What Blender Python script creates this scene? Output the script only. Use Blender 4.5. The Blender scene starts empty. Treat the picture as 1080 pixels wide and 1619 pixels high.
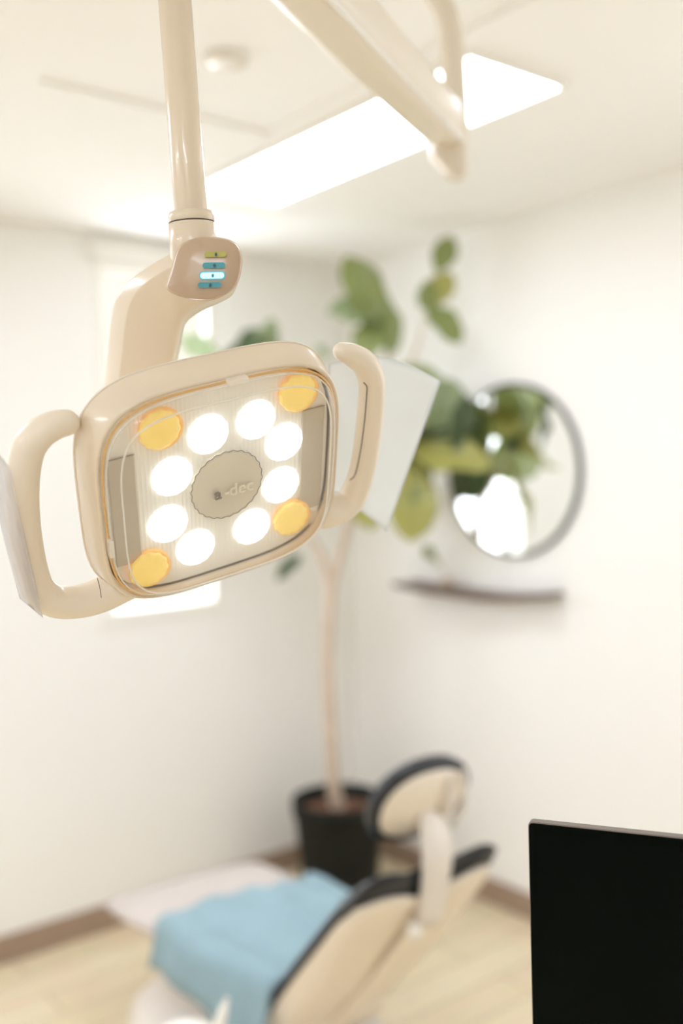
import bpy, bmesh, math, random
from mathutils import Vector, Matrix
random.seed(7)
SC = bpy.context.scene
COL = SC.collection

# ------------------------------------------------------------------ camera
FPX, CX, CY = 1574.0, 540.0, 809.5
EYE = Vector((0, 0, 1.67))
_U = Vector((-.028, -1, -55.5 / FPX)).normalized()        # world up seen in camera axes (x right, y down, z forward)
_z = Vector((0, 0, 1)); _fh = (_z - _U * _z.dot(_U)).normalized()
_rh = _U.cross(_fh)
if _rh.x < 0: _rh = -_rh
PHI = math.radians(38.4)
WF = Vector((-math.cos(PHI), math.sin(PHI), 0)); WR = Vector((math.sin(PHI), math.cos(PHI), 0)); WU = Vector((0, 0, 1))
def c2w(v):                                               # camera axes -> world direction
    return WF * _fh.dot(v) + WR * _rh.dot(v) + WU * _U.dot(v)
def cray(px, py): return Vector(((px - CX) / FPX, (py - CY) / FPX, 1))
def at(px, py, d): return EYE + c2w(cray(px, py)) * d
def on_z(px, py, z):
    r = c2w(cray(px, py)); return EYE + r * ((z - EYE.z) / r.z)
cam = bpy.data.cameras.new('camera'); camo = bpy.data.objects.new('camera', cam); COL.objects.link(camo)
xr, yu, zb = c2w(Vector((1, 0, 0))), c2w(Vector((0, -1, 0))), c2w(Vector((0, 0, -1)))
camo.matrix_world = Matrix(((xr.x, yu.x, zb.x, EYE.x), (xr.y, yu.y, zb.y, EYE.y), (xr.z, yu.z, zb.z, EYE.z), (0, 0, 0, 1)))
cam.sensor_fit = 'VERTICAL'; cam.sensor_height = 36; cam.sensor_width = 24; cam.lens = 36 * FPX / 1619
cam.clip_start = .02
cam.dof.use_dof = True; cam.dof.focus_distance = .885; cam.dof.aperture_fstop = 1.9
SC.camera = camo

# ------------------------------------------------------------------ world, lights, exposure
vs = SC.view_settings
vs.view_transform = 'Standard'; vs.look = 'None'; vs.gamma = 1; vs.exposure = .93; vs.use_curve_mapping = False
world = bpy.data.worlds.new('overcast_daylight'); SC.world = world; world.use_nodes = True
bg = world.node_tree.nodes['Background']; bg.inputs[0].default_value = (1.0, .965, .86, 1); bg.inputs[1].default_value = .62
XL, YR, ZC = -3.463, 2.801, 2.6          # left wall, right wall, ceiling
XB, YN = 2.6, -3.2                       # the two walls behind the camera
SC.cycles.max_bounces = 12; SC.cycles.diffuse_bounces = 8; SC.cycles.transparent_max_bounces = 12; SC.cycles.adaptive_threshold = .06; SC.cycles.adaptive_min_samples = 16
WARM = (.94, 1, 1.12)
def area_light(name, loc, target, sx, sy, power, col=WARM):
    l = bpy.data.lights.new(name, 'AREA'); l.shape = 'RECTANGLE'; l.size = sx; l.size_y = sy; l.energy = power; l.color = col
    o = bpy.data.objects.new(name, l); COL.objects.link(o); o.location = loc
    o.rotation_euler = (Vector(target) - Vector(loc)).to_track_quat('-Z', 'Y').to_euler()
    return o
area_light('added_daylight_2', (XL - .14, .05, 1.7), (XL + 3, .05, .6), 1.7, 1.4, 5)  # added light at an unseen window, brightens walls and lamp
area_light('added_daylight_3', (-.3, YR + .14, 1.7), (-.3, YR - 3, .5), 1.5, 1.4, 6.5)  # added fill light behind the other invented window
area_light('daylight_window_1', (XL - .09, 1.86, 1.825), (XL + 3, 1.86, 1.5), .44, 1.27, 5)
TROFFERS = [(-2.15, 1.78, 5.2), (-2.55, -.15, 6.5), (-1.2, -1.9, 12.5), (-.55, 2.1, 2.0), (.9, -1.0, 12.5)]  # first panel is real; the rest are unseen, added for light

# ------------------------------------------------------------------ materials
def mat(name, col, rough=.5, metal=0, coat=0, spec=.5, noise=0, nscale=8, bump=0, bscale=60, trans=0, emit=None, estr=0, sss=0):
    m = bpy.data.materials.new(name); m.use_nodes = True; nt = m.node_tree; b = nt.nodes['Principled BSDF']
    b.inputs['Base Color'].default_value = (*col, 1); b.inputs['Roughness'].default_value = rough
    b.inputs['Metallic'].default_value = metal; b.inputs['Coat Weight'].default_value = coat; b.inputs['Coat Roughness'].default_value = .08
    b.inputs['Specular IOR Level'].default_value = spec
    if emit: b.inputs['Emission Color'].default_value = (*emit, 1); b.inputs['Emission Strength'].default_value = estr
    tc = nt.nodes.new('ShaderNodeTexCoord')
    if noise:
        n = nt.nodes.new('ShaderNodeTexNoise'); n.inputs['Scale'].default_value = nscale; n.inputs['Detail'].default_value = 5
        nt.links.new(tc.outputs['Object'], n.inputs['Vector'])
        mx = nt.nodes.new('ShaderNodeMix'); mx.data_type = 'RGBA'
        mx.inputs[6].default_value = (*[c * (1 - noise) for c in col], 1); mx.inputs[7].default_value = (*[min(1, c * (1 + noise)) for c in col], 1)
        nt.links.new(n.outputs[0], mx.inputs[0]); nt.links.new(mx.outputs[2], b.inputs['Base Color'])
    if bump:
        n2 = nt.nodes.new('ShaderNodeTexNoise'); n2.inputs['Scale'].default_value = bscale
        nt.links.new(tc.outputs['Object'], n2.inputs['Vector'])
        bp = nt.nodes.new('ShaderNodeBump'); bp.inputs['Strength'].default_value = bump; bp.inputs['Distance'].default_value = .002
        nt.links.new(n2.outputs[0], bp.inputs['Height']); nt.links.new(bp.outputs[0], b.inputs['Normal'])
    return m
def emission(name, col, s):
    m = bpy.data.materials.new(name); m.use_nodes = True; nt = m.node_tree
    nt.nodes.remove(nt.nodes['Principled BSDF']); e = nt.nodes.new('ShaderNodeEmission')
    e.inputs[0].default_value = (*col, 1); e.inputs[1].default_value = s
    nt.links.new(e.outputs[0], nt.nodes['Material Output'].inputs[0]); return m
def clear(name, tint, rough=.04, haze=0, hazecol=(.9, .9, .9), ior=1.45, bump=0, bscale=20):
    """thin clear plastic: transparent with a Fresnel gloss and a little milky haze"""
    m = bpy.data.materials.new(name); m.use_nodes = True; nt = m.node_tree; L = nt.links
    nt.nodes.remove(nt.nodes['Principled BSDF'])
    t = nt.nodes.new('ShaderNodeBsdfTransparent'); t.inputs[0].default_value = (*tint, 1)
    g = nt.nodes.new('ShaderNodeBsdfGlossy'); g.inputs['Roughness'].default_value = rough
    lw = nt.nodes.new('ShaderNodeLayerWeight'); lw.inputs[0].default_value = .5      # Schlick, same on both sides of the sheet
    pw = nt.nodes.new('ShaderNodeMath'); pw.operation = 'POWER'; pw.inputs[1].default_value = 5; L.new(lw.outputs['Facing'], pw.inputs[0])
    r0 = ((ior - 1) / (ior + 1)) ** 2
    f = nt.nodes.new('ShaderNodeMath'); f.operation = 'MULTIPLY_ADD'; f.inputs[1].default_value = 1 - r0; f.inputs[2].default_value = r0; L.new(pw.outputs[0], f.inputs[0])
    base = t.outputs[0]
    if haze:
        d = nt.nodes.new('ShaderNodeBsdfDiffuse'); d.inputs[0].default_value = (*hazecol, 1)
        tl = nt.nodes.new('ShaderNodeBsdfTranslucent'); tl.inputs[0].default_value = (*hazecol, 1)
        a = nt.nodes.new('ShaderNodeMixShader'); a.inputs[0].default_value = .5; L.new(d.outputs[0], a.inputs[1]); L.new(tl.outputs[0], a.inputs[2])
        h = nt.nodes.new('ShaderNodeMixShader'); h.inputs[0].default_value = haze; L.new(base, h.inputs[1]); L.new(a.outputs[0], h.inputs[2]); base = h.outputs[0]
    mx = nt.nodes.new('ShaderNodeMixShader'); L.new(f.outputs[0], mx.inputs[0]); L.new(base, mx.inputs[1]); L.new(g.outputs[0], mx.inputs[2])
    if bump:
        tc = nt.nodes.new('ShaderNodeTexCoord'); n2 = nt.nodes.new('ShaderNodeTexNoise'); n2.inputs['Scale'].default_value = bscale
        L.new(tc.outputs['Object'], n2.inputs['Vector']); bp = nt.nodes.new('ShaderNodeBump'); bp.inputs['Strength'].default_value = bump; bp.inputs['Distance'].default_value = .01
        L.new(n2.outputs[0], bp.inputs['Height']); L.new(bp.outputs[0], g.inputs['Normal']); L.new(bp.outputs[0], lw.inputs['Normal'])
    L.new(mx.outputs[0], nt.nodes['Material Output'].inputs[0]); return m
CREAM = (.94, .91, .80)
M = dict(
    wall=mat('wall_paint', (.94, .93, .905), .8, spec=.2, noise=.012, nscale=2, bump=.15, bscale=180),
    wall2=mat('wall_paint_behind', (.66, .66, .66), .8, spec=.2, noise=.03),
    ceil=mat('ceiling_paint', (.95, .94, .92), .9, spec=.15, noise=.01, nscale=2),
    base=mat('baseboard_wood', (.36, .26, .19), .45, noise=.15, nscale=12),
    whitetrim=mat('white_trim', (.90, .88, .83), .4, noise=.01),
    beige=mat('lamp_plastic', (.80, .69, .545), .28, coat=.35, noise=.015, nscale=6),
    beige_soft=mat('handle_plastic', (.86, .765, .635), .38, coat=.15, noise=.015, nscale=6),
    arm=mat('arm_enamel', (.84, .76, .645), .35, coat=.2, noise=.01),
    panel=mat('control_panel_plastic', (.54, .40, .28), .30, coat=.18, noise=.02),
    seam=mat('dark_seam', (.10, .08, .06), .5),
    light_leak=mat('amber_light_leak', (.78, .47, .17), .25, coat=.5),  # light leaking at the cover rim, put into an amber colour
    back=mat('reflector_plate', (.97, .965, .94), .4, noise=.012, nscale=10),
    greyp=mat('grey_side_panel', (.55, .49, .40), .3, coat=.4, noise=.03),
    badge=mat('badge_satin', (.76, .71, .61), .3, metal=.2, coat=.3, noise=.03),
    letter_d=mat('letter_grey', (.17, .15, .12), .4), letter_l=mat('letter_pale', (.90, .86, .75), .3),
    amber=mat('amber_lens', (.89, .66, .13), .22, coat=.5, noise=.08, nscale=40, emit=(1, .70, .20), estr=.16),
    amber2=mat('amber_lens_side', (.90, .50, .13), .25, coat=.4, emit=(1, .5, .08), estr=.15),
    led=emission('lit_led', (1.0, .975, .885), .95),
    cover=clear('clear_cover', (.975, .965, .945), .03, haze=.15, hazecol=(.97, .965, .935), ior=1.35),
    bright_edge=clear('cover_edge', (.98, .97, .95), .1, haze=.75, hazecol=(1, .99, .95)),  # milky lip and clips; also colours the cover's painted edge highlight
    film=clear('barrier_film', (.95, .96, .95), .2, haze=.84, hazecol=(.90, .925, .93), ior=1.25, bump=.3, bscale=14),
    film2=clear('barrier_film_grey', (.90, .90, .91), .2, haze=.40, hazecol=(.86, .84, .85), ior=1.3, bump=.25, bscale=22),
    yel=mat('button_yellow', (.42, .40, .06), .4),
    teal=mat('button_teal', (.02, .28, .33), .35),
    lit=emission('button_lit', (.72, .97, 1.0), .58), litrim=emission('button_lit_rim', (.12, .60, .74), .5),
    icon=mat('icon_ink', (.03, .09, .11), .5), iconb=mat('icon_blue', (.04, .45, .55), .5),
    mirror=mat('mirror_silver', (.93, .95, .93), .015, metal=1), black=mat('black_metal', (.018, .015, .013), .55, spec=.2, noise=.1),
    shelfw=mat('dark_wood', (.16, .105, .08), .5, noise=.3, nscale=14),
    pot=mat('black_pot', (.008, .009, .007), .55, spec=.25, noise=.2), soil=mat('soil', (.16, .075, .045), .95, noise=.5, nscale=30, bump=1, bscale=40),
    bark=mat('bark', (.66, .53, .42), .8, noise=.25, nscale=18, bump=.6, bscale=50),
    shellc=mat('chair_shell', (.86, .77, .65), .4, coat=.15, noise=.015), shellw=mat('chair_white', (.80, .745, .69), .4, noise=.01),
    vinyl=mat('black_vinyl', (.016, .017, .021), .38, noise=.1), greyv=mat('grey_upholstery', (.60, .54, .51), .6, noise=.04, nscale=20),
    darkv=mat('dark_upholstery', (.13, .13, .14), .6, noise=.1),
    bluecov=mat('blue_sheet', (.27, .40, .46), .7, noise=.2, nscale=7, bump=.6, bscale=30),
    screen=mat('glossy_black_screen', (.0008, .0022, .0014), .06, spec=.06), mbody=mat('monitor_shell', (.19, .155, .135), .35, noise=.05),  # brown puts the light on the black shell's top edge into its colour
    white=mat('white_plastic', (.88, .85, .80), .35, coat=.2, noise=.01),
    pane=clear('window_glass', (.98, .98, .97), .02),
)
# plank floor
def floor_mat():
    m = mat('oak_planks', (.72, .56, .34), .38, coat=.15); nt = m.node_tree; L = nt.links; b = nt.nodes['Principled BSDF']
    tc = nt.nodes.new('ShaderNodeTexCoord'); mp = nt.nodes.new('ShaderNodeMapping'); mp.inputs['Rotation'].default_value = (0, 0, math.pi / 2)
    br = nt.nodes.new('ShaderNodeTexBrick'); br.inputs['Scale'].default_value = 1; br.inputs['Brick Width'].default_value = 1.2; br.inputs['Row Height'].default_value = .15
    br.inputs['Mortar Size'].default_value = .002; br.inputs['Color1'].default_value = (.88, .76, .54, 1); br.inputs['Color2'].default_value = (.83, .70, .48, 1); br.inputs['Mortar'].default_value = (.35, .25, .15, 1)
    L.new(tc.outputs['Object'], mp.inputs[0]); L.new(mp.outputs[0], br.inputs[0])
    wv = nt.nodes.new('ShaderNodeTexNoise'); wv.inputs['Scale'].default_value = 6; mp2 = nt.nodes.new('ShaderNodeMapping'); mp2.inputs['Scale'].default_value = (8, 1, 1)
    L.new(tc.outputs['Object'], mp2.inputs[0]); L.new(mp2.outputs[0], wv.inputs['Vector'])
    mx = nt.nodes.new('ShaderNodeMix'); mx.data_type = 'RGBA'; mx.blend_type = 'MULTIPLY'; mx.inputs[0].default_value = .25
    L.new(br.outputs[0], mx.inputs[6]); L.new(wv.outputs[1], mx.inputs[7]); L.new(mx.outputs[2], b.inputs['Base Color'])
    return m
M['floor'] = floor_mat()
def leaf_mat(name, c1, c2):
    m = mat(name, c1, .38, coat=.15); nt = m.node_tree; L = nt.links; b = nt.nodes['Principled BSDF']
    tc = nt.nodes.new('ShaderNodeTexCoord'); n = nt.nodes.new('ShaderNodeTexNoise'); n.inputs['Scale'].default_value = 5; n.inputs['Detail'].default_value = 6
    L.new(tc.outputs['Object'], n.inputs['Vector']); mx = nt.nodes.new('ShaderNodeMix'); mx.data_type = 'RGBA'
    mx.inputs[6].default_value = (*c1, 1); mx.inputs[7].default_value = (*c2, 1); L.new(n.outputs[0], mx.inputs[0]); L.new(mx.outputs[2], b.inputs['Base Color'])
    tr = nt.nodes.new('ShaderNodeBsdfTranslucent'); L.new(mx.outputs[2], tr.inputs[0])
    ms = nt.nodes.new('ShaderNodeMixShader'); ms.inputs[0].default_value = .3; L.new(b.outputs[0], ms.inputs[1]); L.new(tr.outputs[0], ms.inputs[2])
    L.new(ms.outputs[0], nt.nodes['Material Output'].inputs[0]); return m
LEAFM = [leaf_mat('leaf_green', (.19, .25, .075), (.32, .36, .13)), leaf_mat('leaf_dark', (.045, .075, .03), (.10, .14, .06)),  # dark green has the shade on shadowed leaves put into its colour
         leaf_mat('leaf_yellow', (.33, .33, .07), (.48, .46, .15)), leaf_mat('leaf_pale', (.22, .29, .15), (.34, .40, .22))]

# ------------------------------------------------------------------ mesh helpers
def origin_of(o):
    while o is not None and o.parent is not None: o = o.parent
    return o.location.copy() if o is not None else Vector((0, 0, 0))
def obj(name, verts, faces, m, parent=None, smooth=True, origin=None):
    """verts in world space; the object sits at its parent's origin, or at `origin`"""
    off = origin_of(parent) if parent is not None else Vector(origin or (0, 0, 0))
    me = bpy.data.meshes.new(name); me.from_pydata([tuple(Vector(v) - off) for v in verts], [], faces)
    bm = bmesh.new(); bm.from_mesh(me); bmesh.ops.recalc_face_normals(bm, faces=bm.faces); bm.to_mesh(me); bm.free()
    me.materials.append(m)
    for p in me.polygons: p.use_smooth = smooth
    o = bpy.data.objects.new(name, me); COL.objects.link(o)
    if parent is not None: o.parent = parent
    else: o.location = off
    return o
def tag(o, label, cat, group=None):
    o['label'] = label; o['category'] = cat
    if group: o['group'] = group
    return o
def struct(o, label=None):
    o['kind'] = 'structure'
    if label: o['label'] = label
    return o
def empty(name, loc, label=None, cat=None, group=None):
    o = bpy.data.objects.new(name, None); COL.objects.link(o); o.location = loc; o.empty_display_size = .05
    if label: tag(o, label, cat, group)
    return o
def box(x0, x1, y0, y1, z0, z1):
    v = [(x, y, z) for z in (z0, z1) for y in (y0, y1) for x in (x0, x1)]
    return v, [(0, 2, 3, 1), (4, 5, 7, 6), (0, 1, 5, 4), (2, 6, 7, 3), (0, 4, 6, 2), (1, 3, 7, 5)]
def join(*vf):
    V, Fc = [], []
    for v, f in vf:
        k = len(V); V += list(v); Fc += [tuple(i + k for i in q) for q in f]
    return V, Fc
def loft(rings, cap0=True, cap1=True, closed=True, loop=False):
    n = len(rings[0]); V = [Vector(p) for r in rings for p in r]; Fc = []
    R = len(rings)
    for i in range(R if loop else R - 1):
        a, b = i * n, ((i + 1) % R) * n
        for j in range(n if closed else n - 1):
            k = (j + 1) % n; Fc.append((a + j, a + k, b + k, b + j))
    if cap0 and not loop: Fc.append(tuple(range(n - 1, -1, -1)))
    if cap1 and not loop: Fc.append(tuple((R - 1) * n + j for j in range(n)))
    return V, Fc
def spline(P, k=6):
    """Catmull-Rom through tuples of any size"""
    P = [tuple(p) for p in P]; out = []
    for i in range(len(P) - 1):
        p0, p1, p2, p3 = P[max(i - 1, 0)], P[i], P[i + 1], P[min(i + 2, len(P) - 1)]
        for s in range(k):
            t = s / k
            out.append(tuple(.5 * (2 * b + (c - a) * t + (2 * a - 5 * b + 4 * c - d) * t * t + (3 * b - a - 3 * c + d) * t ** 3) for a, b, c, d in zip(p0, p1, p2, p3)))
    out.append(P[-1]); return out
def tube(P, radii, n=14, k=5, flat=1.0, up=None, round_ends=False, loop=False):
    """tube along P with a radius per point; flat squashes the section along `up`"""
    P = [Vector(p) for p in P]
    if isinstance(radii, (int, float)): radii = [radii] * len(P)
    if loop: pts = [(p, r) for p, r in zip(P, radii)]
    else: pts = [(Vector(q[:3]), q[3]) for q in spline([(*p, r) for p, r in zip(P, radii)], k)] if k > 1 else list(zip(P, radii))
    if round_ends:
        def cap(p, q, r):
            d = (p - q).normalized(); return [(p + d * r * math.sin(a), max(r * math.cos(a), r * .04)) for a in (.4, .8, 1.15, 1.5)]
        a, b = cap(pts[0][0], pts[1][0], pts[0][1]), cap(pts[-1][0], pts[-2][0], pts[-1][1])
        pts = a[::-1] + pts + b
    rings = []; prev = None
    N = len(pts)
    for i, (p, r) in enumerate(pts):
        if loop: t = (pts[(i + 1) % N][0] - pts[i - 1][0]).normalized()
        else: t = (pts[min(i + 1, N - 1)][0] - pts[max(i - 1, 0)][0]).normalized()
        if up is not None: u = Vector(up)
        elif prev is None: u = Vector((0, 0, 1)) if abs(t.z) < .9 else Vector((1, 0, 0))
        else: u = prev
        u = (u - t * u.dot(t)).normalized(); w = t.cross(u); prev = u
        rings.append([p + u * (r * flat * math.cos(2 * math.pi * j / n)) + w * (r * math.sin(2 * math.pi * j / n)) for j in range(n)])
    return loft(rings, loop=loop)
def lathe(prof, c, n=32, ax=(0, 0, 1)):
    """profile of (radius, height) about axis ax through c"""
    ax = Vector(ax).normalized(); u = ax.orthogonal().normalized(); w = ax.cross(u); c = Vector(c)
    return loft([[c + ax * h + u * (r * math.cos(2 * math.pi * j / n)) + w * (r * math.sin(2 * math.pi * j / n)) for j in range(n)] for r, h in prof])
def bevel(o, w, seg=2):
    b = o.modifiers.new('bevel', 'BEVEL'); b.width = w; b.segments = seg; b.limit_method = 'ANGLE'; b.angle_limit = math.radians(35); return o

# ------------------------------------------------------------------ room shell
def wall_holes(name, axis, pos, thick, u0, u1, z0, z1, holes, m):
    us = sorted({u0, u1, *[h[0] for h in holes], *[h[1] for h in holes]}); zs = sorted({z0, z1, *[h[2] for h in holes], *[h[3] for h in holes]})
    parts = []
    for a, b in zip(us, us[1:]):
        for c, d in zip(zs, zs[1:]):
            if any(h[0] <= a and b <= h[1] and h[2] <= c and d <= h[3] for h in holes): continue
            parts.append(box(pos, pos + thick, a, b, c, d) if axis == 0 else box(a, b, pos, pos + thick, c, d))
    return struct(obj(name, *join(*parts), m, smooth=False))
W1 = (1.60, 2.12, 1.15, 2.50); W2 = (-.85, .95, .95, 2.45); W3 = (-1.1, .5, .95, 2.45)  # first opening is real; the other two are added for light
struct(obj('floor', *box(XL - .1, XB + .1, YN - .1, YR + .1, -.1, 0), M['floor'], smooth=False))
wall_holes('wall_left', 0, XL, -.12, YN, YR, 0, ZC + .2, [W1, W2], M['wall'])
wall_holes('wall_right', 1, YR, .12, XL - .12, XB, 0, ZC + .2, [W3], M['wall'])
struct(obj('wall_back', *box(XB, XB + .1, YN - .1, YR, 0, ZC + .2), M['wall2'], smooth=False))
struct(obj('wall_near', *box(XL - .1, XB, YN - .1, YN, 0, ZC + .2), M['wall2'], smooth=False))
# ceiling with a shallow tray
TR = (-2.25, -.75, .92, 1.56)
xs, ys = [XL - .1, TR[0], TR[1], XB + .1], [YN - .1, TR[2], TR[3], YR + .1]
cp = [box(xs[i], xs[i + 1], ys[j], ys[j + 1], ZC, ZC + .2) for i in range(3) for j in range(3) if (i, j) != (1, 1)]
cp.append(box(xs[1], xs[2], ys[1], ys[2], ZC + .012, ZC + .2))
struct(obj('ceiling', *join(*cp), M['ceil'], smooth=False))
bevel(struct(obj('baseboard_left', *box(XL, XL + .016, YN, YR, 0, .095), M['base'], smooth=False)), .004)
bevel(struct(obj('baseboard_right', *box(XL + .016, XB, YR - .016, YR, 0, .095), M['base'], smooth=False)), .004)
def window(name, axis, pos, sgn, h):
    u0, u1, z0, z1 = h; t = .035
    def bx(a, b, c, d, lo, hi):
        lo, hi = sorted((pos - sgn * lo, pos - sgn * hi))
        return box(lo, hi, a, b, c, d) if axis == 0 else box(a, b, lo, hi, c, d)
    fr = struct(obj(name, *join(bx(u0, u1, z0, z0 + t, .0, .1), bx(u0, u1, z1 - t, z1, .0, .1), bx(u0, u0 + t, z0 + t, z1 - t, .0, .1), bx(u1 - t, u1, z0 + t, z1 - t, .0, .1)), M['whitetrim'], smooth=False))
    bevel(fr, .004)
    obj('window_pane', *bx(u0 + t, u1 - t, z0 + t, z1 - t, .06, .066), M['pane'], fr, smooth=False)
    bevel(obj('window_sill', *bx(u0 - .02, u1 + .02, z0 - .014, z0, -.010, .0), M['whitetrim'], fr, smooth=False), .004)
    bevel(obj('shade_cassette', *bx(u0 - .02, u1 + .02, z1, z1 + .075, -.03, .0), M['whitetrim'], fr, smooth=False), .012)
window('window_1', 0, XL, 1, W1); window('added_window_2', 0, XL, 1, W2); window('added_window_3', 1, YR, -1, W3)  # second and third windows are unseen, added to light the room

# ------------------------------------------------------------------ ceiling fixtures
def troffer(i, x, y, s):
    r = empty('ceiling_light', (x, y, ZC), ['long flush ceiling light panel behind the lamp arm', 'added unseen ceiling light panel beside the added left wall window', 'added unseen ceiling light panel at the near end of the room', 'added unseen ceiling light panel by the added right hand window', 'added unseen ceiling light panel in the near right part of the room'][i], 'ceiling light', 'flush ceiling light panels')
    hx, hy = .61, .165
    obj('diffuser', *box(x - hx + .012, x + hx - .012, y - hy + .012, y + hy - .012, ZC - .012, ZC - .004), emission('lit_diffuser', (.94, 1, 1.12), s), r, smooth=False)
    fr = [box(x - hx, x + hx, y - hy, y - hy + .012, ZC - .016, ZC), box(x - hx, x + hx, y + hy - .012, y + hy, ZC - .016, ZC),
          box(x - hx, x - hx + .012, y - hy + .012, y + hy - .012, ZC - .016, ZC), box(x + hx - .012, x + hx, y - hy + .012, y + hy - .012, ZC - .016, ZC)]
    obj('frame', *join(*fr), M['whitetrim'], r, smooth=False)
for i, (x, y, s) in enumerate(TROFFERS): troffer(i, x, y, s)
sd = on_z(357, 90, ZC + .012)
r = empty('smoke_detector', sd, 'small round white smoke detector on the ceiling by the lamp pole', 'smoke detector')
obj('housing', *lathe([(.050, 0), (.050, -.008), (.044, -.014), (.02, -.016), (.001, -.016)], sd), M['white'], r)
obj('vent_ring', *lathe([(.045, -.0135), (.047, -.0135), (.045, -.0150)], sd), M['arm'], r)

# ------------------------------------------------------------------ dental lamp
D0 = .90
hc = Vector(((359 - CX) / FPX, (765 - CY) / FPX, 1)) * D0
fa = Vector((.84908, -.27002, .45404)); fb = Vector((-.05415, .81048, .58326)); fb = (fb - fa * fa.dot(fb)).normalized(); fn = fa.cross(fb)
HC, FA, FB, FN = EYE + c2w(hc), c2w(fa), c2w(fb), c2w(fn)        # face centre, right, down and back directions in the world
def hp(x, y, off=0): return HC + FA * x + FB * y + FN * off       # head point, metres
def face_xy(px, py, off):
    rr = cray(px, py); o = hc + fn * off; p = rr * (o.dot(fn) / rr.dot(fn)) - o; return p.dot(fa), p.dot(fb)
def outl(hw, hh, off, p=4.0, n=96):
    out = []
    for j in range(n):
        t = 2 * math.pi * j / n; c, s = math.cos(t), math.sin(t)
        k = (abs(c) ** p + abs(s) ** p) ** (-1 / p); out.append(hp(hw * c * k - .001, hh * s * k + .001, off))
    return out
lamp_base = at(660, -50, 1.85); lamp_base.z = ZC
lamp = empty('dental_lamp', lamp_base, 'beige dental operating lamp with lit round diodes hanging from a ceiling arm', 'dental lamp')
hw, hh = .1185, .1095
body = obj('head_housing', *loft([outl(hw - .0035, hh - .0035, .012), outl(hw - .003, hh - .003, .0012), outl(hw - .001, hh - .001, 0), outl(hw + .0008, hh + .0008, .002), outl(hw + .004, hh + .0035, .017),
      outl(hw + .007, hh + .006, .031), outl(hw + .0072, hh + .0062, .034), outl(hw + .005, hh + .004, .038), outl(hw - .006, hh - .006, .048, 3.6), outl(hw - .03, hh - .03, .064, 3.2), outl(hw - .07, hh - .065, .078, 2.5), outl(.01, .01, .082, 2)], cap0=False), M['beige'], lamp)
light_leak = obj('rim_light_leak', *tube(outl(hw - .0048, hh - .0048, -.0002, n=120), .0011, n=6, loop=True), M['light_leak'], lamp)  # amber ring painted in for light leaking through the cover gap
obj('housing_edge', *tube(outl(hw + .0072, hh + .0062, .0325, n=120), .0011, n=6, loop=True), M['arm'], body)
cover = obj('clear_cover', *loft([outl(hw - .006, hh - .006, .004), outl(hw - .0062, hh - .0062, -.003), outl(hw - .0085, hh - .0085, -.0085), outl(hw - .013, hh - .013, -.0120), outl(hw - .02, hh - .02, -.0132, 4.2), outl(hw - .06, hh - .06, -.0140, 4.2)], cap0=False), M['cover'], lamp)
obj('cover_edge_highlight', *tube(outl(hw - .0165, hh - .0150, -.0126, 4.4, n=120), .0009, n=6, loop=True), M['bright_edge'], cover)  # white ring stands in for the highlight along the cover's front edge
obj('cover_lip', *tube(outl(hw - .0068, hh - .0068, -.0035, n=120), .0008, n=6, loop=True), M['bright_edge'], cover)
for (x, y, sx, sy) in ((.0095, -hh + .0045, .0095, .0022), (-hw + .0045, .030, .0022, .0085)):
    v, f = join(([hp(x + a * sx, y + b * sy, o) for o in (-.0075, .002) for b in (-1, 1) for a in (-1, 1)], box(0, 1, 0, 1, 0, 1)[1]))
    bevel(obj('cover_clip', v, f, M['bright_edge'], cover, smooth=False), .0008)
plate = obj('reflector_plate', *loft([outl(hw - .005, hh - .005, .016), outl(hw - .006, hh - .006, .0125), outl(hw - .02, hh - .02, .0115), outl(.02, .02, .0115)], cap0=False), M['back'], lamp, smooth=False)
# moulded vertical ribs on the plate
ribs = []
for i in range(-21, 22):
    x = i * .0040; yy = .090
    ribs.append(([hp(x + dx, y, o) for y in (-yy, yy) for dx, o in ((-.0019, .0116), (0, .01125), (.0019, .0116))], [(0, 1, 4, 3), (1, 2, 5, 4)]))
rb = obj('rib', *join(*ribs), M['back'], plate, smooth=False); rb['kind'] = 'stuff'
for s in (-1, 1):
    x0, x1 = (s * .082, s * .106); x0, x1 = min(x0, x1), max(x0, x1)
    y0, y1 = -.050, .064
    sp = obj('grey_side_panel', [hp(x, y, o) for o in (.0115, .0085) for y in (y0, y1) for x in (x0, x1)], box(0, 1, 0, 1, 0, 1)[1], M['greyp'], lamp, smooth=False)
    bevel(sp, .0012)
    obj('panel_line', *tube([hp(x0, y0 - .0006, .008), hp(x1, y0 - .0006, .008)], .00035, n=5, k=1), M['seam'], sp)
def disc(x, y, r, prof, n=40, wav=0, wn=22):
    return loft([[hp(x + r * k * (1 + wav * math.sin(wn * 2 * math.pi * j / n)) * math.cos(2 * math.pi * j / n), y + r * k * (1 + wav * math.sin(wn * 2 * math.pi * j / n)) * math.sin(2 * math.pi * j / n), o) for j in range(n)] for k, o in prof], cap0=False)
OX, OY = .0045, .0085            # the diodes sit behind the face plane: parallax
for (px, py) in ((332, 690), (408, 667), (452, 702), (447, 770), (401, 836), (312, 869), (268, 832), (275, 757)):
    x, y = face_xy(px, py, .006)
    ld = obj('led', *disc(x, y, .0195, [(1.0, .0115), (1.0, .009), (.93, .0070), (.7, .0056), (.3, .005), (.05, .005)], wav=.012, wn=14, n=84), M['led'], lamp)
    ld['label'] = 'round white lit diode'
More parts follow.
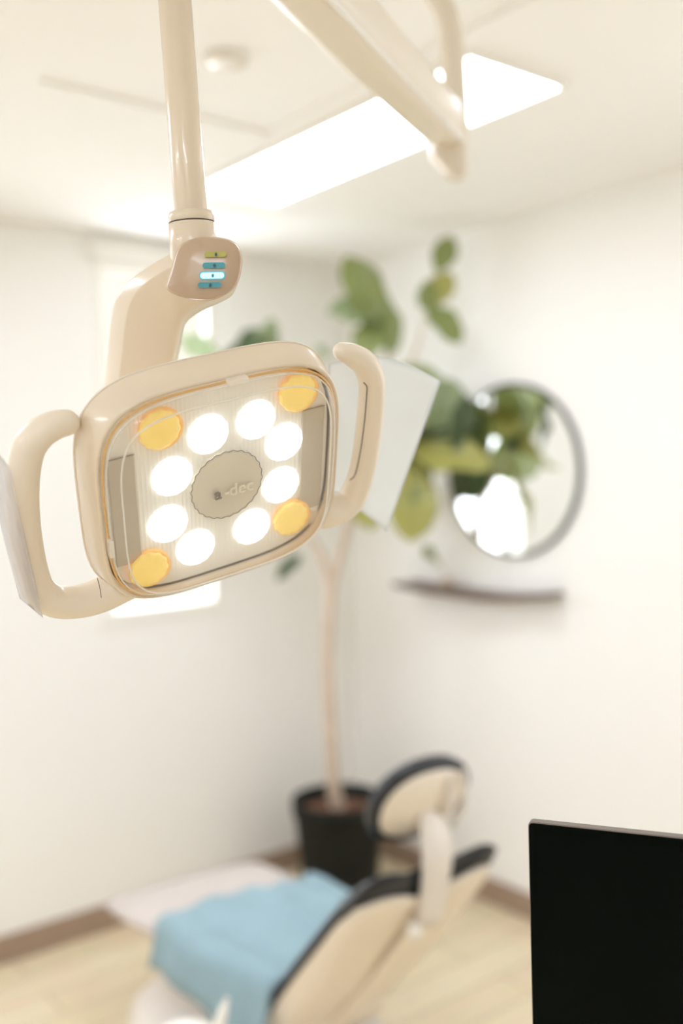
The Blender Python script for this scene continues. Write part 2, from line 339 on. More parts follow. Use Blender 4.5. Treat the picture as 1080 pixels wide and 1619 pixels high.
for (px, py) in ((255, 683), (474, 624), (463, 823), (238, 904)):
    x, y = face_xy(px, py, .002)
    a = obj('amber_led', *disc(x, y, .0185, [(1.0, .0065), (1.0, .0045), (.92, .003), (.6, .0015), (.05, .001)], wav=.028, wn=12, n=84), M['amber'], lamp)
    a['label'] = 'round yellow diode'
    obj('amber_wall', *disc(x + .0025, y + .001, .0195, [(1.0, .0118), (1.0, .0060), (.9, .0060)]), M['amber2'], a)
bd = obj('badge', *disc(OX - .001, OY - .002, .0355, [(1.0, .0115), (1.0, .0075), (.985, .0068), (.90, .0072), (.5, .0088), (.05, .0092)], wav=.016, wn=26, n=156), M['badge'], lamp)
bd['label'] = 'round grey badge with raised lettering'
ring = [hp(OX - .001 + .0357 * (1 + .016 * math.sin(26 * 2 * math.pi * j / 156)) * math.cos(2 * math.pi * j / 156), OY - .002 + .0357 * (1 + .016 * math.sin(26 * 2 * math.pi * j / 156)) * math.sin(2 * math.pi * j / 156), .0068) for j in range(156)]
obj('badge_edge', *tube(ring, .00035, n=5, loop=True), M['seam'], bd)
# lettering a-dec on the badge
def text_mesh(name, s, size, place, m, parent, ext=.0006, offset=0):
    cu = bpy.data.curves.new(name, 'FONT'); cu.body = s; cu.size = size; cu.extrude = ext; cu.offset = offset; cu.align_x = 'LEFT'
    to = bpy.data.objects.new(name, cu); COL.objects.link(to); dg = bpy.context.evaluated_depsgraph_get()
    me = bpy.data.meshes.new_from_object(to.evaluated_get(dg)); vs_ = [place(v.co) for v in me.vertices]; fs = [tuple(p.vertices) for p in me.polygons]
    bpy.data.objects.remove(to); bpy.data.curves.remove(cu)
    return obj(name, vs_, fs, m, parent, smooth=False)
tx = [('a', -.0145, M['letter_d']), ('-', -.0045, M['letter_l']), ('d', .0005, M['letter_l']), ('e', .0097, M['letter_l']), ('c', .0183, M['letter_l'])]
for ch, x0, mm in tx:
    text_mesh('letter', ch, .0178, lambda co, x0=x0: hp(OX + x0 + co.x, OY + .0105 - co.y, .0062 - co.z), mm, bd, offset=.0001)
# handles
HLp = [(105, 668, .0108), (85, 673, .0118), (62, 687, .0128), (44, 712, .0135), (36, 760, .0138), (37, 820, .0140), (46, 885, .0142), (60, 930, .0146), (85, 950, .0148), (125, 951, .0150), (165, 938, .0165), (205, 915, .018)]
HRp = [(541, 556, .0085), (558, 562, .0110), (578, 577, .0128), (588, 606, .0132), (585, 660, .0132), (578, 715, .0132), (567, 762, .0135), (553, 792, .0145), (530, 806, .016), (505, 808, .018), (470, 800, .018)]
def handle(pts, off):
    P = []; R_ = []
    for px, py, rr_ in pts:
        x, y = face_xy(px, py, off); P.append(hp(x, y, off)); R_.append(rr_)
    return obj('handle', *tube(P, R_, n=20, k=6, round_ends=True, up=FN, flat=1.08), M['beige_soft'], lamp), P
hl, PL = handle(HLp, .030)
hr, PR = handle(HRp, .030)
def hline(pts, off):
    return [hp(*face_xy(px, py, off), off) for px, py in pts]
inl = hline([(575, 605), (580, 611), (580, 622), (577, 660), (572, 700), (565, 738), (560, 753), (553, 759)], .0165)
obj('grip_seam', *tube(inl, .0006, n=6, k=6), M['seam'], hr)
obj('joint_seam', *tube(hline([(154, 914), (158, 930), (160, 945)], .0135), .00035, n=5, k=4), M['seam'], hl)

# arm yoke from the control head down to the back of the lamp head
st = [((150, 720), (262, 690), 1.005, .050), ((154, 660), (268, 632), .995, .050), ((158, 613), (276, 576), .982, .048), ((164, 553), (284, 536), .968, .046), ((169, 505), (288, 514), .955, .044), ((176, 474), (293, 502), .945, .042), ((192, 446), (304, 492), .932, .040), ((220, 422), (325, 480), .918, .038), ((254, 401), (348, 470), .905, .036), ((288, 384), (368, 458), .897, .034), ((330, 376), (378, 436), .892, .030), ((362, 380), (381, 420), .890, .024)]
st = spline([(*a, *b, d, t) for a, b, d, t in st], 8)
rings = []
sec = [(0, .62), (.015, .80), (.06, .94), (.15, 1.0), (.5, 1.0), (.85, 1.0), (.95, .93), (1, .78), (1, .5), (1, .22), (.985, .10), (.95, .03), (.89, 0), (.6, .02), (.32, .04), (.275, .05), (.26, .06), (.245, .085), (.12, .34), (.03, .52), (.008, .57)]
for lx, ly, rx, ry, d, t in st:
    A, B = at(lx, ly, d), at(rx, ry, d); back = (HC - EYE).normalized()
    rings.append([A.lerp(B, u) + back * (t * 1.15 * (w - .15)) for u, w in sec])
yoke = obj('yoke_arm', *loft(rings), M['beige'], lamp)
# control head
cf = [(291, 383), (310, 376), (332, 375), (352, 377), (367, 382), (377, 391), (382, 405), (382, 420), (379, 437), (372, 452), (358, 464), (337, 473), (315, 474), (292, 471), (274, 464), (264, 456), (265, 446), (271, 428), (277, 405), (283, 391)]
def cring(sc, d, dx=0, dy=0):
    cxm, cym = 325, 425
    return [at(cxm + (x - cxm) * sc + dx, cym + (y - cym) * sc + dy, d) for x, y in spline(cf + [cf[0]], 3)[:-1]]
ctl = obj('control_head', *loft([cring(.93, .915), cring(.99, .903), cring(1.0, .892), cring(1.0, .884), cring(.992, .8795), cring(.97, .8770), cring(.93, .8758), cring(.5, .8745), cring(.05, .874)]), M['panel'], lamp)
obj('control_seam', *tube(cring(1.004, .888), .0005, n=5, loop=True), M['beige'], ctl)
def pill(c, w, h, ang, d, th, m, name, parent):
    ca, sa = math.cos(ang), math.sin(ang); o = []
    for i in range(24):
        t = 2 * math.pi * i / 24; x = (w / 2 - h / 2) * (1 if math.cos(t) > 0 else -1) + h / 2 * math.cos(t); y = h / 2 * math.sin(t)
        o.append((c[0] + x * ca - y * sa, c[1] + x * sa + y * ca))
    return obj(name, *loft([[at(x, y, d + th) for x, y in o], [at(x, y, d) for x, y in o]]), m, parent, smooth=False)
for cx_, cy_, w, h, mm, ic in ((340.5, 402, 35, 9.5, M['yel'], M['icon']), (338, 419.5, 36, 9.5, M['teal'], M['icon']), (335.5, 435.5, 38, 10, M['lit'], M['iconb']), (331.5, 450.5, 37, 8.5, M['teal'], M['icon'])):
    bt = pill((cx_, cy_), w, h, -.02, .8728, .004, mm, 'button', ctl)
    if mm is M['lit']: pill((cx_, cy_), w + 3.5, h + 3.5, -.02, .8733, .004, M['litrim'], 'button_halo', bt)
    obj('button_icon', *loft([[at(cx_ + 1 + 2.2 * math.cos(a * math.pi / 6), cy_ + .3 + 2.9 * math.sin(a * math.pi / 6), d) for a in range(12)] for d in (.8727, .8720)]), ic, bt, smooth=False)
# pole, collar, hub
pole_top = at(259, -229, .872); pole_bot = at(302.5, 345, .905); pd = (pole_bot - pole_top).normalized()
L_ = (pole_bot - pole_top).length
obj('drop_pole', *lathe([(.0148, 0), (.0148, L_ - .004), (.0142, L_)], pole_top, 40, pd), M['beige'], lamp)
col = obj('collar', *lathe([(.0150, -.006), (.0195, -.005), (.0208, -.001), (.0208, .0035), (.0203, .0040), (.0203, .0048), (.0211, .0052), (.0216, .034), (.018, .040)], pole_bot, 40, pd), M['beige'], lamp)
obj('collar_gap', *lathe([(.0204, .0036), (.0209, .0038), (.0209, .0049), (.0204, .0051)], pole_bot, 40, pd), M['seam'], col)
obj('pole_hub', *lathe([(.001, -.045), (.030, -.042), (.036, -.030), (.036, .03), (.03, .04), (.015, .045)], pole_top, 32, pd), M['arm'], lamp)
# flex arm back to the ceiling post
p1, p2 = at(708, 203, 1.78), at(297, -229, .875)
ax = (p2 - p1).normalized(); sd_ = ax.cross(Vector((0, 0, 1))).normalized(); upv = sd_.cross(ax)
def rsec(c, w, h, r=.3):
    o = []
    for i in range(24):
        t = 2 * math.pi * (i + .5) / 24; cc, ss = math.cos(t), math.sin(t); k = (abs(cc) ** 5 + abs(ss) ** 5) ** (-.2); o.append(c + sd_ * (w * cc * k) + upv * (h * ss * k))
    return o
Larm = (p2 - p1).length
arm = obj('flex_arm', *loft([rsec(p1 + ax * (Larm * t), w, h) for t, w, h in ((-.01, .024, .020), (.0, .030, .030), (.06, .036, .036), (.5, .037, .037), (.93, .034, .034), (.99, .028, .028))]), M['arm'], lamp)
obj('arm_edge_highlight', *tube([p1 + ax * (Larm * t) + sd_ * -.0352 + upv * -.0352 for t in (.05, .5, .93)], .0035, n=8, k=2), M['white'], arm)  # white strip paints the highlight along the arm's lower edge
tp = [(722, 272, 1.81), (721, 200, 1.81), (718, 120, 1.81), (714, 62, 1.815), (704, 18, 1.825), (686, -14, 1.84), (668, -32, 1.85)]
tpp = [at(*p) for p in tp] + [lamp_base - Vector((0, 0, .001))]
obj('ceiling_post', *tube(tpp, [.0235, .0235, .0225, .0215, .0215, .0215, .0215, .0215], n=20, k=6), M['arm'], lamp)
obj('ceiling_flange', *lathe([(.055, 0), (.055, -.008), (.03, -.014), (.02, -.014)], lamp_base), M['arm'], lamp)
jt = [((684, 205), (738, 196)), ((681, 222), (739, 220)), ((683, 250), (738, 250)), ((702, 272), (737, 276)), ((712, 279), (732, 281))]
rings = []
for a, c in jt:
    A, B = at(*a, 1.80), at(*c, 1.80); dv = WF * .028
    rings.append([A - dv * .7, A.lerp(B, .15) - dv, A.lerp(B, .85) - dv, B - dv * .7, B + dv * .7, A.lerp(B, .85) + dv, A.lerp(B, .15) + dv, A + dv * .7])
jb = obj('arm_joint', *loft(rings), M['arm'], lamp)
obj('joint_bolt', *lathe([(.009, 0), (.009, .012), (.006, .015)], at(686, 212, 1.765), 14, at(686, 212, 1.70) - at(686, 212, 1.765)), M['seam'], jb)

# ------------------------------------------------------------------ barrier films on the handles
def sheet(name, corners, off, nu, nv, amp, m, label, edge=None, bulge=0):
    (a, b, c, d) = corners; V = []
    for j in range(nv + 1):
        for i in range(nu + 1):
            u, v = i / nu, j / nv
            px = (a[0] * (1 - u) + b[0] * u) * (1 - v) + (d[0] * (1 - u) + c[0] * u) * v; py = (a[1] * (1 - u) + b[1] * u) * (1 - v) + (d[1] * (1 - u) + c[1] * u) * v
            py -= bulge * math.sin(math.pi * u) * (1 - v) ** 2
            o = off + amp * (math.sin(5 * u + 7 * v) + .6 * math.sin(11 * u - 4 * v + 1) + .3 * math.sin(17 * v + 9 * u)) + edge * (u - .2) ** 2
            V.append(hp(*face_xy(px, py, o), o))
    Fc = [(j * (nu + 1) + i, j * (nu + 1) + i + 1, (j + 1) * (nu + 1) + i + 1, (j + 1) * (nu + 1) + i) for j in range(nv) for i in range(nu)]
    base = V[0]
    o = obj(name, V, Fc, m, origin=base); s = o.modifiers.new('thickness', 'SOLIDIFY'); s.thickness = .0004
    tag(o, label, 'plastic film', 'plastic barrier films on the lamp handles'); return o
sheet('barrier_film', [(520, 575), (697, 603), (612, 840), (520, 770)], .050, 24, 24, .0016, M['film'], 'cloudy plastic film hanging off the right handle of the lamp', edge=.03, bulge=24)
sheet('barrier_film', [(-40, 676), (14, 737), (68, 977), (31, 946)], .0125, 20, 24, .0012, M['film2'], 'grey creased plastic film wrapping the left handle of the lamp', edge=-.004)

# ------------------------------------------------------------------ monitor
m0 = at(834.5, 1299, .90); m1 = on_z(1080, 1325, m0.z)
mu = (m1 - m0).normalized(); mn = mu.cross(Vector((0, 0, 1)))
if mn.dot(EYE - m0) < 0: mn = -mn
md = Vector((0, 0, -1)); MW, MH = .54, .335
def rrect(x0, x1, y0, y1, r, k, off):
    o = []
    for cx_, cy_, a0 in ((x1 - r, y0 + r, -90), (x1 - r, y1 - r, 0), (x0 + r, y1 - r, 90), (x0 + r, y0 + r, 180)):
        for i in range(6):
            a = math.radians(a0 + 18 * i); o.append(m0 + mu * (cx_ + (r - k) * math.cos(a)) + md * (cy_ + (r - k) * math.sin(a)) + mn * off)
    return o
mfoot = m0 + mu * (MW / 2) - mn * .06; mfoot.z = 0
mon = empty('monitor', mfoot, 'glossy black flat monitor cut off at the lower right corner', 'monitor')
obj('monitor_shell', *loft([rrect(0, MW, 0, MH, .004, .001, -.0105), rrect(0, MW, 0, MH, .004, 0, -.0095), rrect(0, MW, 0, MH, .004, 0, -.001), rrect(0, MW, 0, MH, .004, .0006, 0)]), M['mbody'], mon, smooth=False)
obj('screen', *loft([rrect(.0008, MW - .0008, .0008, MH - .0008, .004, 0, -.0005), rrect(.0008, MW - .0008, .0008, MH - .0008, .004, .0004, .0010)]), M['screen'], mon, smooth=False)
mc = m0 + mu * (MW / 2) + md * .2
obj('mount_block', *lathe([(.06, .0105), (.06, .03), (.03, .05), (.02, .08)], mc, 24, -mn), M['black'], mon)
obj('stand_pole', *lathe([(.02, 0.02), (.02, mc.z)], (mfoot.x, mfoot.y, 0), 20), M['black'], mon)
obj('stand_base', *lathe([(.001, 0), (.2, 0), (.2, .012), (.05, .025), (.02, .03)], (mfoot.x, mfoot.y, 0), 32), M['black'], mon)

# ------------------------------------------------------------------ round mirror and shelf on the right wall
mcx, mcz, mr = -2.503, 1.676, .314
mir = empty('wall_mirror', (mcx, YR, mcz), 'round wall mirror with a thin dark frame reflecting leaves', 'mirror')
obj('mirror_glass', *lathe([(mr - .004, -.004), (mr - .004, .0145), (.001, .0145)], (mcx, YR, mcz), 72, (0, -1, 0)), M['mirror'], mir, smooth=False)
obj('mirror_frame', *loft([[Vector((mcx + (mr + a) * math.cos(2 * math.pi * j / 72), YR - d, mcz + (mr + a) * math.sin(2 * math.pi * j / 72))) for j in range(72)] for a, d in ((-.004, 0), (-.005, .016), (.006, .017), (.008, .014), (.008, 0))], loop=True), M['black'], mir)
# live edge shelf
n = 26; rings = []
xa, xb = -3.06, -2.275
for i in range(n + 1):
    t = i / n; x = xa + (xb - xa) * t
    fy = .115 + .018 * math.sin(5.5 * t + .6) + .008 * math.sin(13 * t); dz = -.020 * math.sin(math.pi * (t ** 1.5)) + .012 * t; th = .017 + .008 * math.sin(math.pi * t)
    y0, y1 = YR - .001, YR - fy; z = 1.232 + dz
    rings.append([Vector((x, y0, z)), Vector((x, y1 + .01, z)), Vector((x, y1, z - th * .4)), Vector((x, y1 + .008, z - th)), Vector((x, y0, z - th))])
sh = tag(obj('wall_shelf', *loft(rings), M['shelfw'], origin=(xa, YR, 1.21)), 'dark live-edge wooden wall shelf under the round mirror', 'shelf')
# little potted sprig on the shelf
def leaf_mesh(name, seed, wav=.05):
    rnd = random.Random(seed); nu, nv = 12, 6; V = []; ph = rnd.random() * 6
    for i in range(nu + 1):
        u = i / nu; wd = .5 * (math.sin(math.pi * u ** 1.25) ** .62) if 0 < u < 1 else .012
        for j in range(nv + 1):
            v = 2 * j / nv - 1
            V.append((u, wd * v * .62, -.16 * u * u + .10 * abs(v) * wd * 1.2 + wav * abs(v) ** 2 * math.sin(13 * u + ph + v) * wd * 2 - .012 * (abs(v) < .01)))
    Fc = [(i * (nv + 1) + j, i * (nv + 1) + j + 1, (i + 1) * (nv + 1) + j + 1, (i + 1) * (nv + 1) + j) for i in range(nu) for j in range(nv)]
    return V, Fc
LM = {}
def leaf_data(k, seed):
    if (k, seed) not in LM:
        V, Fc = leaf_mesh('leaf', seed); me = bpy.data.meshes.new('leaf'); me.from_pydata(V, [], Fc); me.materials.append(LEAFM[k])
        for p in me.polygons: p.use_smooth = True
        LM[(k, seed)] = me
    return LM[(k, seed)]
def put_leaf(parent, base, tip, width, k, seed, nrm):
    o = bpy.data.objects.new('leaf', leaf_data(k, seed)); COL.objects.link(o); o.parent = parent
    x = tip - base; L = x.length; x.normalize(); z = (Vector(nrm) - x * x.dot(Vector(nrm))).normalized(); y = z.cross(x); p = base - origin_of(parent); w = width / .62
    o.matrix_local = Matrix(((x.x * L, y.x * w, z.x * L, p.x), (x.y * L, y.y * w, z.y * L, p.y), (x.z * L, y.z * w, z.z * L, p.z), (0, 0, 0, 1)))
    return o
sp0 = Vector((-2.80, YR - .06, 1.2305))
spr = empty('shelf_sprig', sp0, 'small sprig with a green leaf in a brown pot on the shelf', 'plant')
obj('pot', *lathe([(.001, 0), (.022, .0), (.028, .030), (.024, .030), (.020, .022), (.001, .022)], sp0, 20), M['bark'], spr)
obj('stem', *tube([sp0 + Vector((0, 0, .02)), sp0 + Vector((-.02, -.005, .07)), sp0 + Vector((-.06, -.01, .105))], [.004, .003, .002], n=7), M['bark'], spr)
for dx, dz, w in ((-.05, .055, .05), (-.02, .035, .035), (.03, -.01, .03)):
    b0 = sp0 + Vector((-.055, -.01, .10)); put_leaf(spr, b0, b0 + Vector((dx, -.02, dz)), w, 2 if dx > 0 else 0, 4, (.3, -1, .3))

# ------------------------------------------------------------------ fiddle-leaf fig in the corner
PC = Vector((-3.10, 2.40, 0)); PDEP = 3.95
fig = empty('potted_fig_tree', PC, 'tall fiddle-leaf fig tree in a black pot in the room corner', 'potted tree')
pot = obj('pot', *lathe([(.001, 0), (.138, 0), (.146, .01), (.172, .30), (.176, .335), (.184, .338), (.186, .395), (.178, .400), (.170, .395), (.168, .33), (.001, .33)], PC, 48), M['pot'], fig)
obj('soil', *lathe([(.001, .36), (.08, .357), (.14, .348), (.169, .340), (.169, .331), (.001, .331)], PC, 40), M['soil'], fig)
def fp(px, py, d=3.92): return at(px, py, d)
tr = [PC + Vector((0, 0, .335)), fp(527, 1235, 3.93), fp(522, 1140, 3.93), fp(518, 1040, 3.92), fp(521, 965, 3.9), fp(524, 925, 3.9)]
obj('trunk', *tube(tr, [.034, .026, .0225, .0215, .021, .022], n=14), M['bark'], fig)
BR = [[(523, 930, 3.9), (508, 880, 3.9), (486, 838, 3.9), (440, 720, 3.8), (400, 620, 3.75), (365, 560, 3.7)],
      [(524, 930, 3.9), (542, 860, 3.88), (560, 800, 3.85), (590, 690, 3.8), (612, 590, 3.8), (612, 500, 3.8)],
      [(562, 800, 3.85), (610, 740, 3.75), (660, 715, 3.7), (700, 700, 3.65)],
      [(590, 690, 3.8), (640, 600, 3.78), (668, 520, 3.75), (685, 430, 3.75)],
      [(440, 720, 3.8), (480, 640, 3.7), (510, 570, 3.7), (520, 552, 3.7)]]
for i, bpts in enumerate(BR):
    obj('branch', *tube([fp(*p) for p in bpts], [.019 - .012 * j / (len(bpts) - 1) - (.006 if i > 1 else 0) for j in range(len(bpts))], n=10), M['bark'], fig)
CAMN = -WF + Vector((0, 0, .35))
leaves = [  # base px, tip px, depth base, depth tip, width px, colour, extra normal
 ((612, 548), (556, 400), 3.8, 3.72, 60, 0, (.3, 0, .3)), ((604, 502), (524, 482), 3.8, 3.68, 52, 3, (0, 0, .6)), ((615, 500), (565, 556), 3.8, 3.7, 48, 0, (0, 0, .2)), ((612, 470), (622, 556), 3.8, 3.74, 34, 0, (.2, .2, 0)),
 ((690, 432), (714, 374), 3.75, 3.7, 34, 0, (.2, 0, 0)), ((678, 486), (714, 430), 3.75, 3.72, 36, 2, (.4, 0, .2)), ((672, 478), (730, 534), 3.75, 3.66, 40, 0, (0, 0, .4)), ((684, 440), (668, 484), 3.75, 3.7, 26, 0, (0, 0, .3)),
 ((694, 696), (714, 600), 3.66, 3.6, 56, 3, (0, .2, .2)), ((716, 714), (744, 626), 3.58, 3.54, 34, 1, (0, .5, 0)), ((640, 712), (770, 722), 3.72, 3.5, 62, 2, (0, 0, .5)), ((640, 702), (748, 690), 3.74, 3.6, 34, 1, (0, 0, -.9)),
 ((658, 728), (650, 850), 3.72, 3.6, 66, 2, (0, 0, .2)), ((668, 742), (610, 800), 3.72, 3.66, 50, 0, (0, 0, .2)),
 ((436, 918), (472, 878), 3.8, 3.75, 20, 1, (0, 0, .2)),
 ((345, 582), (430, 514), 3.7, 3.62, 40, 1, (0, 0, .4)), ((355, 580), (288, 526), 3.7, 3.64, 38, 3, (0, 0, .5)), ((420, 575), (428, 508), 3.7, 3.6, 30, 3, (0, 0, .2)), ((520, 566), (504, 548), 3.7, 3.65, 16, 3, (0, 0, .3)),
 ((640, 716), (662, 806), 3.85, 3.98, 70, 1, (.6, 0, .2)), ((620, 660), (690, 640), 3.8, 3.95, 80, 1, (.5, .2, .3)), ((630, 700), (700, 690), 3.8, 3.9, 70, 1, (.5, .2, .1)),
 # crown hidden behind the lamp head and the film; shows up in the mirror
 ((600, 650), (690, 590), 3.78, 3.65, 80, 0, (0, 0, .3)), ((590, 690), (560, 620), 3.8, 3.6, 80, 0, (0, 0, .5)), ((610, 640), (670, 690), 3.78, 3.9, 80, 0, (.4, 0, .3)), ((580, 720), (630, 780), 3.8, 3.95, 85, 1, (.5, 0, .2)),
 ((570, 760), (520, 700), 3.82, 3.6, 80, 0, (0, 0, .4)), ((600, 680), (670, 650), 3.78, 3.62, 70, 2, (0, 0, .4)), ((560, 760), (590, 830), 3.84, 3.7, 45, 2, (.4, 0, .1)),
 ((470, 660), (420, 740), 3.72, 3.6, 80, 0, (0, 0, .3)), ((440, 700), (340, 690), 3.78, 3.6, 80, 3, (0, 0, .4)), ((490, 620), (440, 600), 3.7, 3.55, 70, 0, (0, 0, .4)), ((420, 660), (360, 750), 3.76, 3.7, 80, 0, (0, 0, .3)),
]
for i, (b0, t0, d0, d1, w, k, ex) in enumerate(leaves):
    put_leaf(fig, fp(*b0, d0), fp(*t0, d1), w * 1.2 * 3.7 / FPX, k, i % 5, CAMN + Vector(ex) * .9)

# ------------------------------------------------------------------ dental chair
CO = WR * .195 + WF * 2.166; CF = WR * -.57 + WF * .82; CR = WR * .82 + WF * .57
def cp_(u, v, z): return Vector((CO.x + CF.x * u + CR.x * v, CO.y + CF.y * u + CR.y * v, z))
chair = empty('dental_chair', cp_(.70, 0, 0), 'reclined cream and black dental chair below the lamp', 'dental chair')
def slab(name, stations, m, parent, exp=4, n=28):
    """stations: (u, z, half width, thickness) -> rounded section swept along the chair"""
    rings = []
    for u, z, w, th in stations:
        o = []
        for j in range(n):
            t = 2 * math.pi * j / n; c, s = math.cos(t), math.sin(t); k = (abs(c) ** exp + abs(s) ** exp) ** (-1 / exp)
            o.append(cp_(u, w * c * k, z + th * .5 * s * k))
        rings.append(o)
    return obj(name, *loft(rings), m, parent)
def bpnt(s, v, off): return cp_(.44 * s + .70 * off, v, .775 - .455 * s + .71 * off)   # s 0 shoulders .. 1 hips; off in front of the back
def lerp_tab(tab, x):
    for (x0, y0), (x1, y1) in zip(tab, tab[1:]):
        if x <= x1: t = max(0, (x - x0) / (x1 - x0)); t = t * t * (3 - 2 * t); return y0 + (y1 - y0) * t
    return tab[-1][1]
def backpanel(name, wtab, s0, front, backf, m, na=22, nb=22):
    rings = []
    for ib in range(nb + 1):
        b = (ib / nb) ** 1.3; f = math.sqrt(max(.02, 1 - max(0, 1 - b / .07) ** 2)); w = lerp_tab(wtab, b); A = [2 * i / na - 1 for i in range(na + 1)]
        def S(a): 
            top = s0 + .085 * math.exp(-(a / .38) ** 2) + .075 * max(0, (abs(a) - .66) / .34) ** 2.2
            return top + (1.22 - top) * b
        def mid(a): return .5 * (front(a, b) + backf(a, b))
        ring = [bpnt(S(a), a * w, mid(a) + f * (front(a, b) - mid(a))) for a in A] + [bpnt(S(a), a * w, mid(a) + f * (backf(a, b) - mid(a))) for a in reversed(A)]
        rings.append(ring)
    return obj(name, *loft(rings), m, chair)
wing = lambda a: .008 * a * a
rnd = lambda a, p: max(0, 1 - abs(a) ** p) ** .5
backpanel('backrest_shell', [(0, .195), (.10, .212), (.4, .208), (1, .185)], .02, lambda a, b: .012 + wing(a), lambda a, b: .008 + wing(a) - (.024 + .030 * lerp_tab([(0, 0), (.55, 1), (1, 1)], b)) * rnd(a, 7), M['shellc'])
backpanel('backrest_cushion', [(0, .21), (.10, .228), (.4, .226), (1, .205)], -.035, lambda a, b: .022 + wing(a) + .030 * rnd(a, 6), lambda a, b: .022 + wing(a) - .014 * rnd(a, 6), M['vinyl'])
spn = [bpnt(.10, 0, -.024), bpnt(.35, 0, -.042), bpnt(.65, 0, -.052), bpnt(1.0, 0, -.052)]
obj('spine_rib', *tube(spn, [.034, .040, .046, .05], n=16, k=5, flat=.3, up=cp_(.7, 0, .71) - cp_(0, 0, 0)), M['shellc'], chair)
# headrest
hcen = cp_(.056, .0, .935)
hu = CR.copy(); hv = (-CF * .40 + Vector((0, 0, .92))).normalized(); hnn = hu.cross(hv).normalized()
if hnn.dot(CF) < 0: hnn = -hnn
def pad(rx, ry, prof, p=2.3, n=40):
    return loft([[hcen + hu * (rx * k * math.cos(t) * (abs(math.cos(t)) ** p + abs(math.sin(t)) ** p) ** (-1 / p)) + hv * (ry * k * math.sin(t) * (abs(math.cos(t)) ** p + abs(math.sin(t)) ** p) ** (-1 / p)) + hnn * o for t in [2 * math.pi * j / n for j in range(n)]] for k, o in prof])
obj('headrest_cushion', *pad(.140, .106, [(.80, -.004), (.97, .0), (1, .012), (.97, .030), (.8, .040), (.2, .034)]), M['vinyl'], chair)
obj('headrest_shell', *pad(.122, .090, [(.1, -.026), (.5, -.022), (.8, -.014), (.97, -.004), (1, .004)]), M['shellc'], chair)
obj('headrest_stem', *tube([hcen - hnn * .028 + hv * -.02 + hu * .02, cp_(.030, .01, .885), cp_(.008, .0, .82), bpnt(.16, 0, -.045)], [.032, .040, .041, .036], n=18, k=5, flat=.5, up=CF), M['shellw'], chair)
for q in (.045, .085):
    obj('headrest_bracket', *tube([hcen - hnn * .012 + hv * .075 + hu * q, hcen - hnn * .042 + hv * .01 + hu * (q + .004), hcen - hnn * .040 + hv * -.055 + hu * (q - .012)], [.007, .007, .007], n=10), M['shellw'], chair)
obj('stem_button', *lathe([(.016, -.02), (.016, .010), (.01, .016)], bpnt(.16, -.052, -.055), 20, cp_(-.7, -.3, 0) - cp_(0, 0, .5)), M['white'], chair)
# seat, leg rest, plinth
slab('seat_cushion', [(.40, .36, .17, .04), (.43, .375, .19, .07), (.60, .385, .225, .085), (.84, .395, .235, .085), (.90, .385, .225, .08), (.925, .375, .2, .05)], M['darkv'], chair)
slab('leg_rest', [(.90, .365, .22, .04), (.93, .37, .25, .05), (1.12, .36, .275, .05), (1.28, .345, .275, .045), (1.33, .335, .265, .035), (1.345, .33, .24, .015)], M['greyv'], chair)
slab('seat_shell', [(.38, .30, .12, .05), (.45, .30, .17, .07), (.9, .315, .185, .07), (1.26, .305, .20, .03), (1.30, .308, .18, .02)], M['shellc'], chair)
obj('base_plinth', *loft([[cp_(.74 + a * c * (abs(c) ** 3 + abs(s) ** 3) ** (-1 / 3), -.05 + b * s * (abs(c) ** 3 + abs(s) ** 3) ** (-1 / 3), z) for c, s in [(math.cos(2 * math.pi * j / 36), math.sin(2 * math.pi * j / 36)) for j in range(36)]] for a, b, z in ((.44, .30, 0), (.45, .31, .03), (.44, .30, .13), (.40, .26, .175), (.30, .19, .19), (.17, .12, .20), (.16, .11, .29))]), M['shellw'], chair)
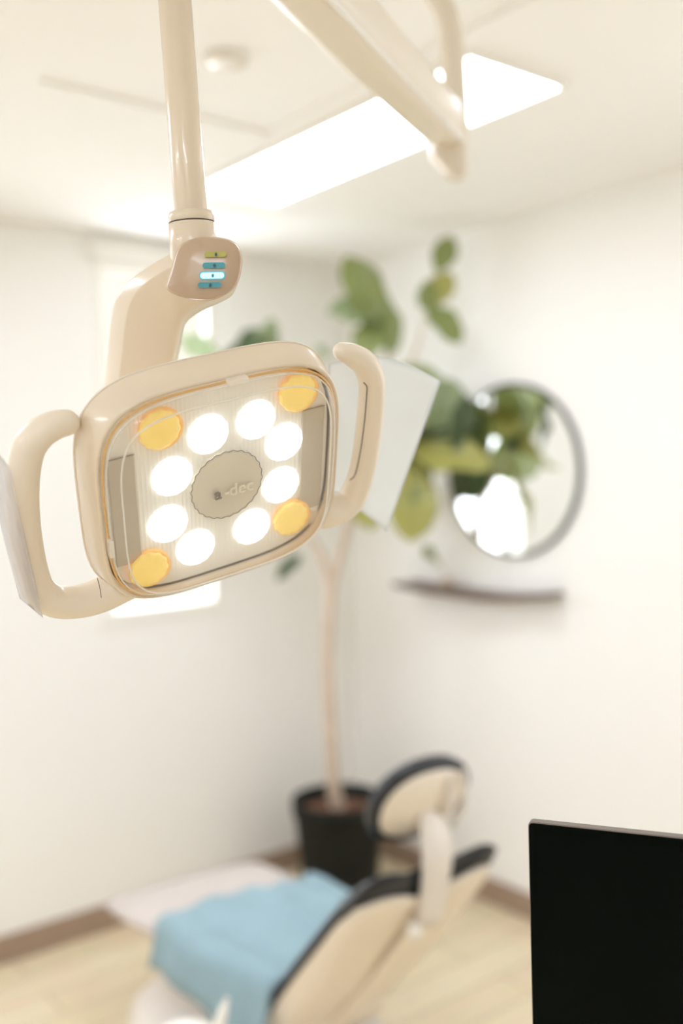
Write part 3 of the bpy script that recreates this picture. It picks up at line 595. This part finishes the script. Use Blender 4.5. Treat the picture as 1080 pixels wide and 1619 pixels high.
# ------------------------------------------------------------------ blue sheet on the seat
V = []; nu, nv = 22, 26
for j in range(nv + 1):
    for i in range(nu + 1):
        u = .40 + .54 * i / nu; a = -1.0 + 2.0 * j / nv; v = a * (.40 if a < 0 else .30); hwid = .205 + .06 * min(1, max(0, (u - .42) / .2)); ext = max(0, abs(v) - hwid)
        z = .447 - .08 * max(0, .62 - u) + .010 * math.sin(9 * u + 4 * a) + .007 * math.sin(17 * a + 6 * u) - .25 * max(0, u - .88) - ext * .97
        vv = math.copysign(min(abs(v), hwid) + ext * .22, v); V.append(cp_(u, vv + .007 * math.sin(23 * u) * min(1, ext * 20), z))
Fc = [(j * (nu + 1) + i, j * (nu + 1) + i + 1, (j + 1) * (nu + 1) + i + 1, (j + 1) * (nu + 1) + i) for j in range(nv) for i in range(nu)]
bs = tag(obj('seat_sheet', V, Fc, M['bluecov'], origin=cp_(.72, 0, .47)), 'pale blue disposable sheet draped over the dental chair seat', 'sheet')
s_ = bs.modifiers.new('thickness', 'SOLIDIFY'); s_.thickness = .004; s_.offset = 1

# ------------------------------------------------------------------ instrument stand at the lower edge of the frame
ic = at(292, 1640, 2.05); ifl = Vector((ic.x, ic.y, 0))
stn = empty('instrument_stand', ifl, 'white round instrument dish on a stand at the bottom edge beside the blue sheet', 'instrument stand')
obj('stand_base', *lathe([(.001, 0), (.12, 0), (.12, .012), (.03, .03)], ifl, 28), M['white'], stn)
obj('stand_pole', *lathe([(.016, .02), (.016, ic.z - .03)], ifl, 16), M['white'], stn)
obj('dish', *lathe([(.001, -.035), (.035, -.034), (.058, -.012), (.062, .006), (.056, .010), (.030, .022), (.001, .026)], ic, 32), M['white'], stn)
hb, ht = at(338, 1650, 2.0), at(359, 1578, 2.02)
hd = empty('handpiece', hb, 'white pointed dental handpiece standing up in front of the blue sheet', 'handpiece')
hx = (ht - hb).normalized(); hl_ = (ht - hb).length
obj('handpiece_body', *lathe([(.006, -.03), (.011, 0), (.0125, hl_ * .45), (.010, hl_ * .7), (.006, hl_ * .9)], hb, 16, hx), M['white'], hd)
obj('handpiece_tip', *lathe([(.006, hl_ * .9), (.0045, hl_ * 1.0), (.002, hl_ * 1.02)], hb, 12, hx), M['shellw'], hd)
obj('holder', *tube([hb - hx * .02, (hb + ic) / 2 - Vector((0, 0, .02)), ic - Vector((0, 0, .04))], [.009, .008, .008], n=8), M['white'], stn)
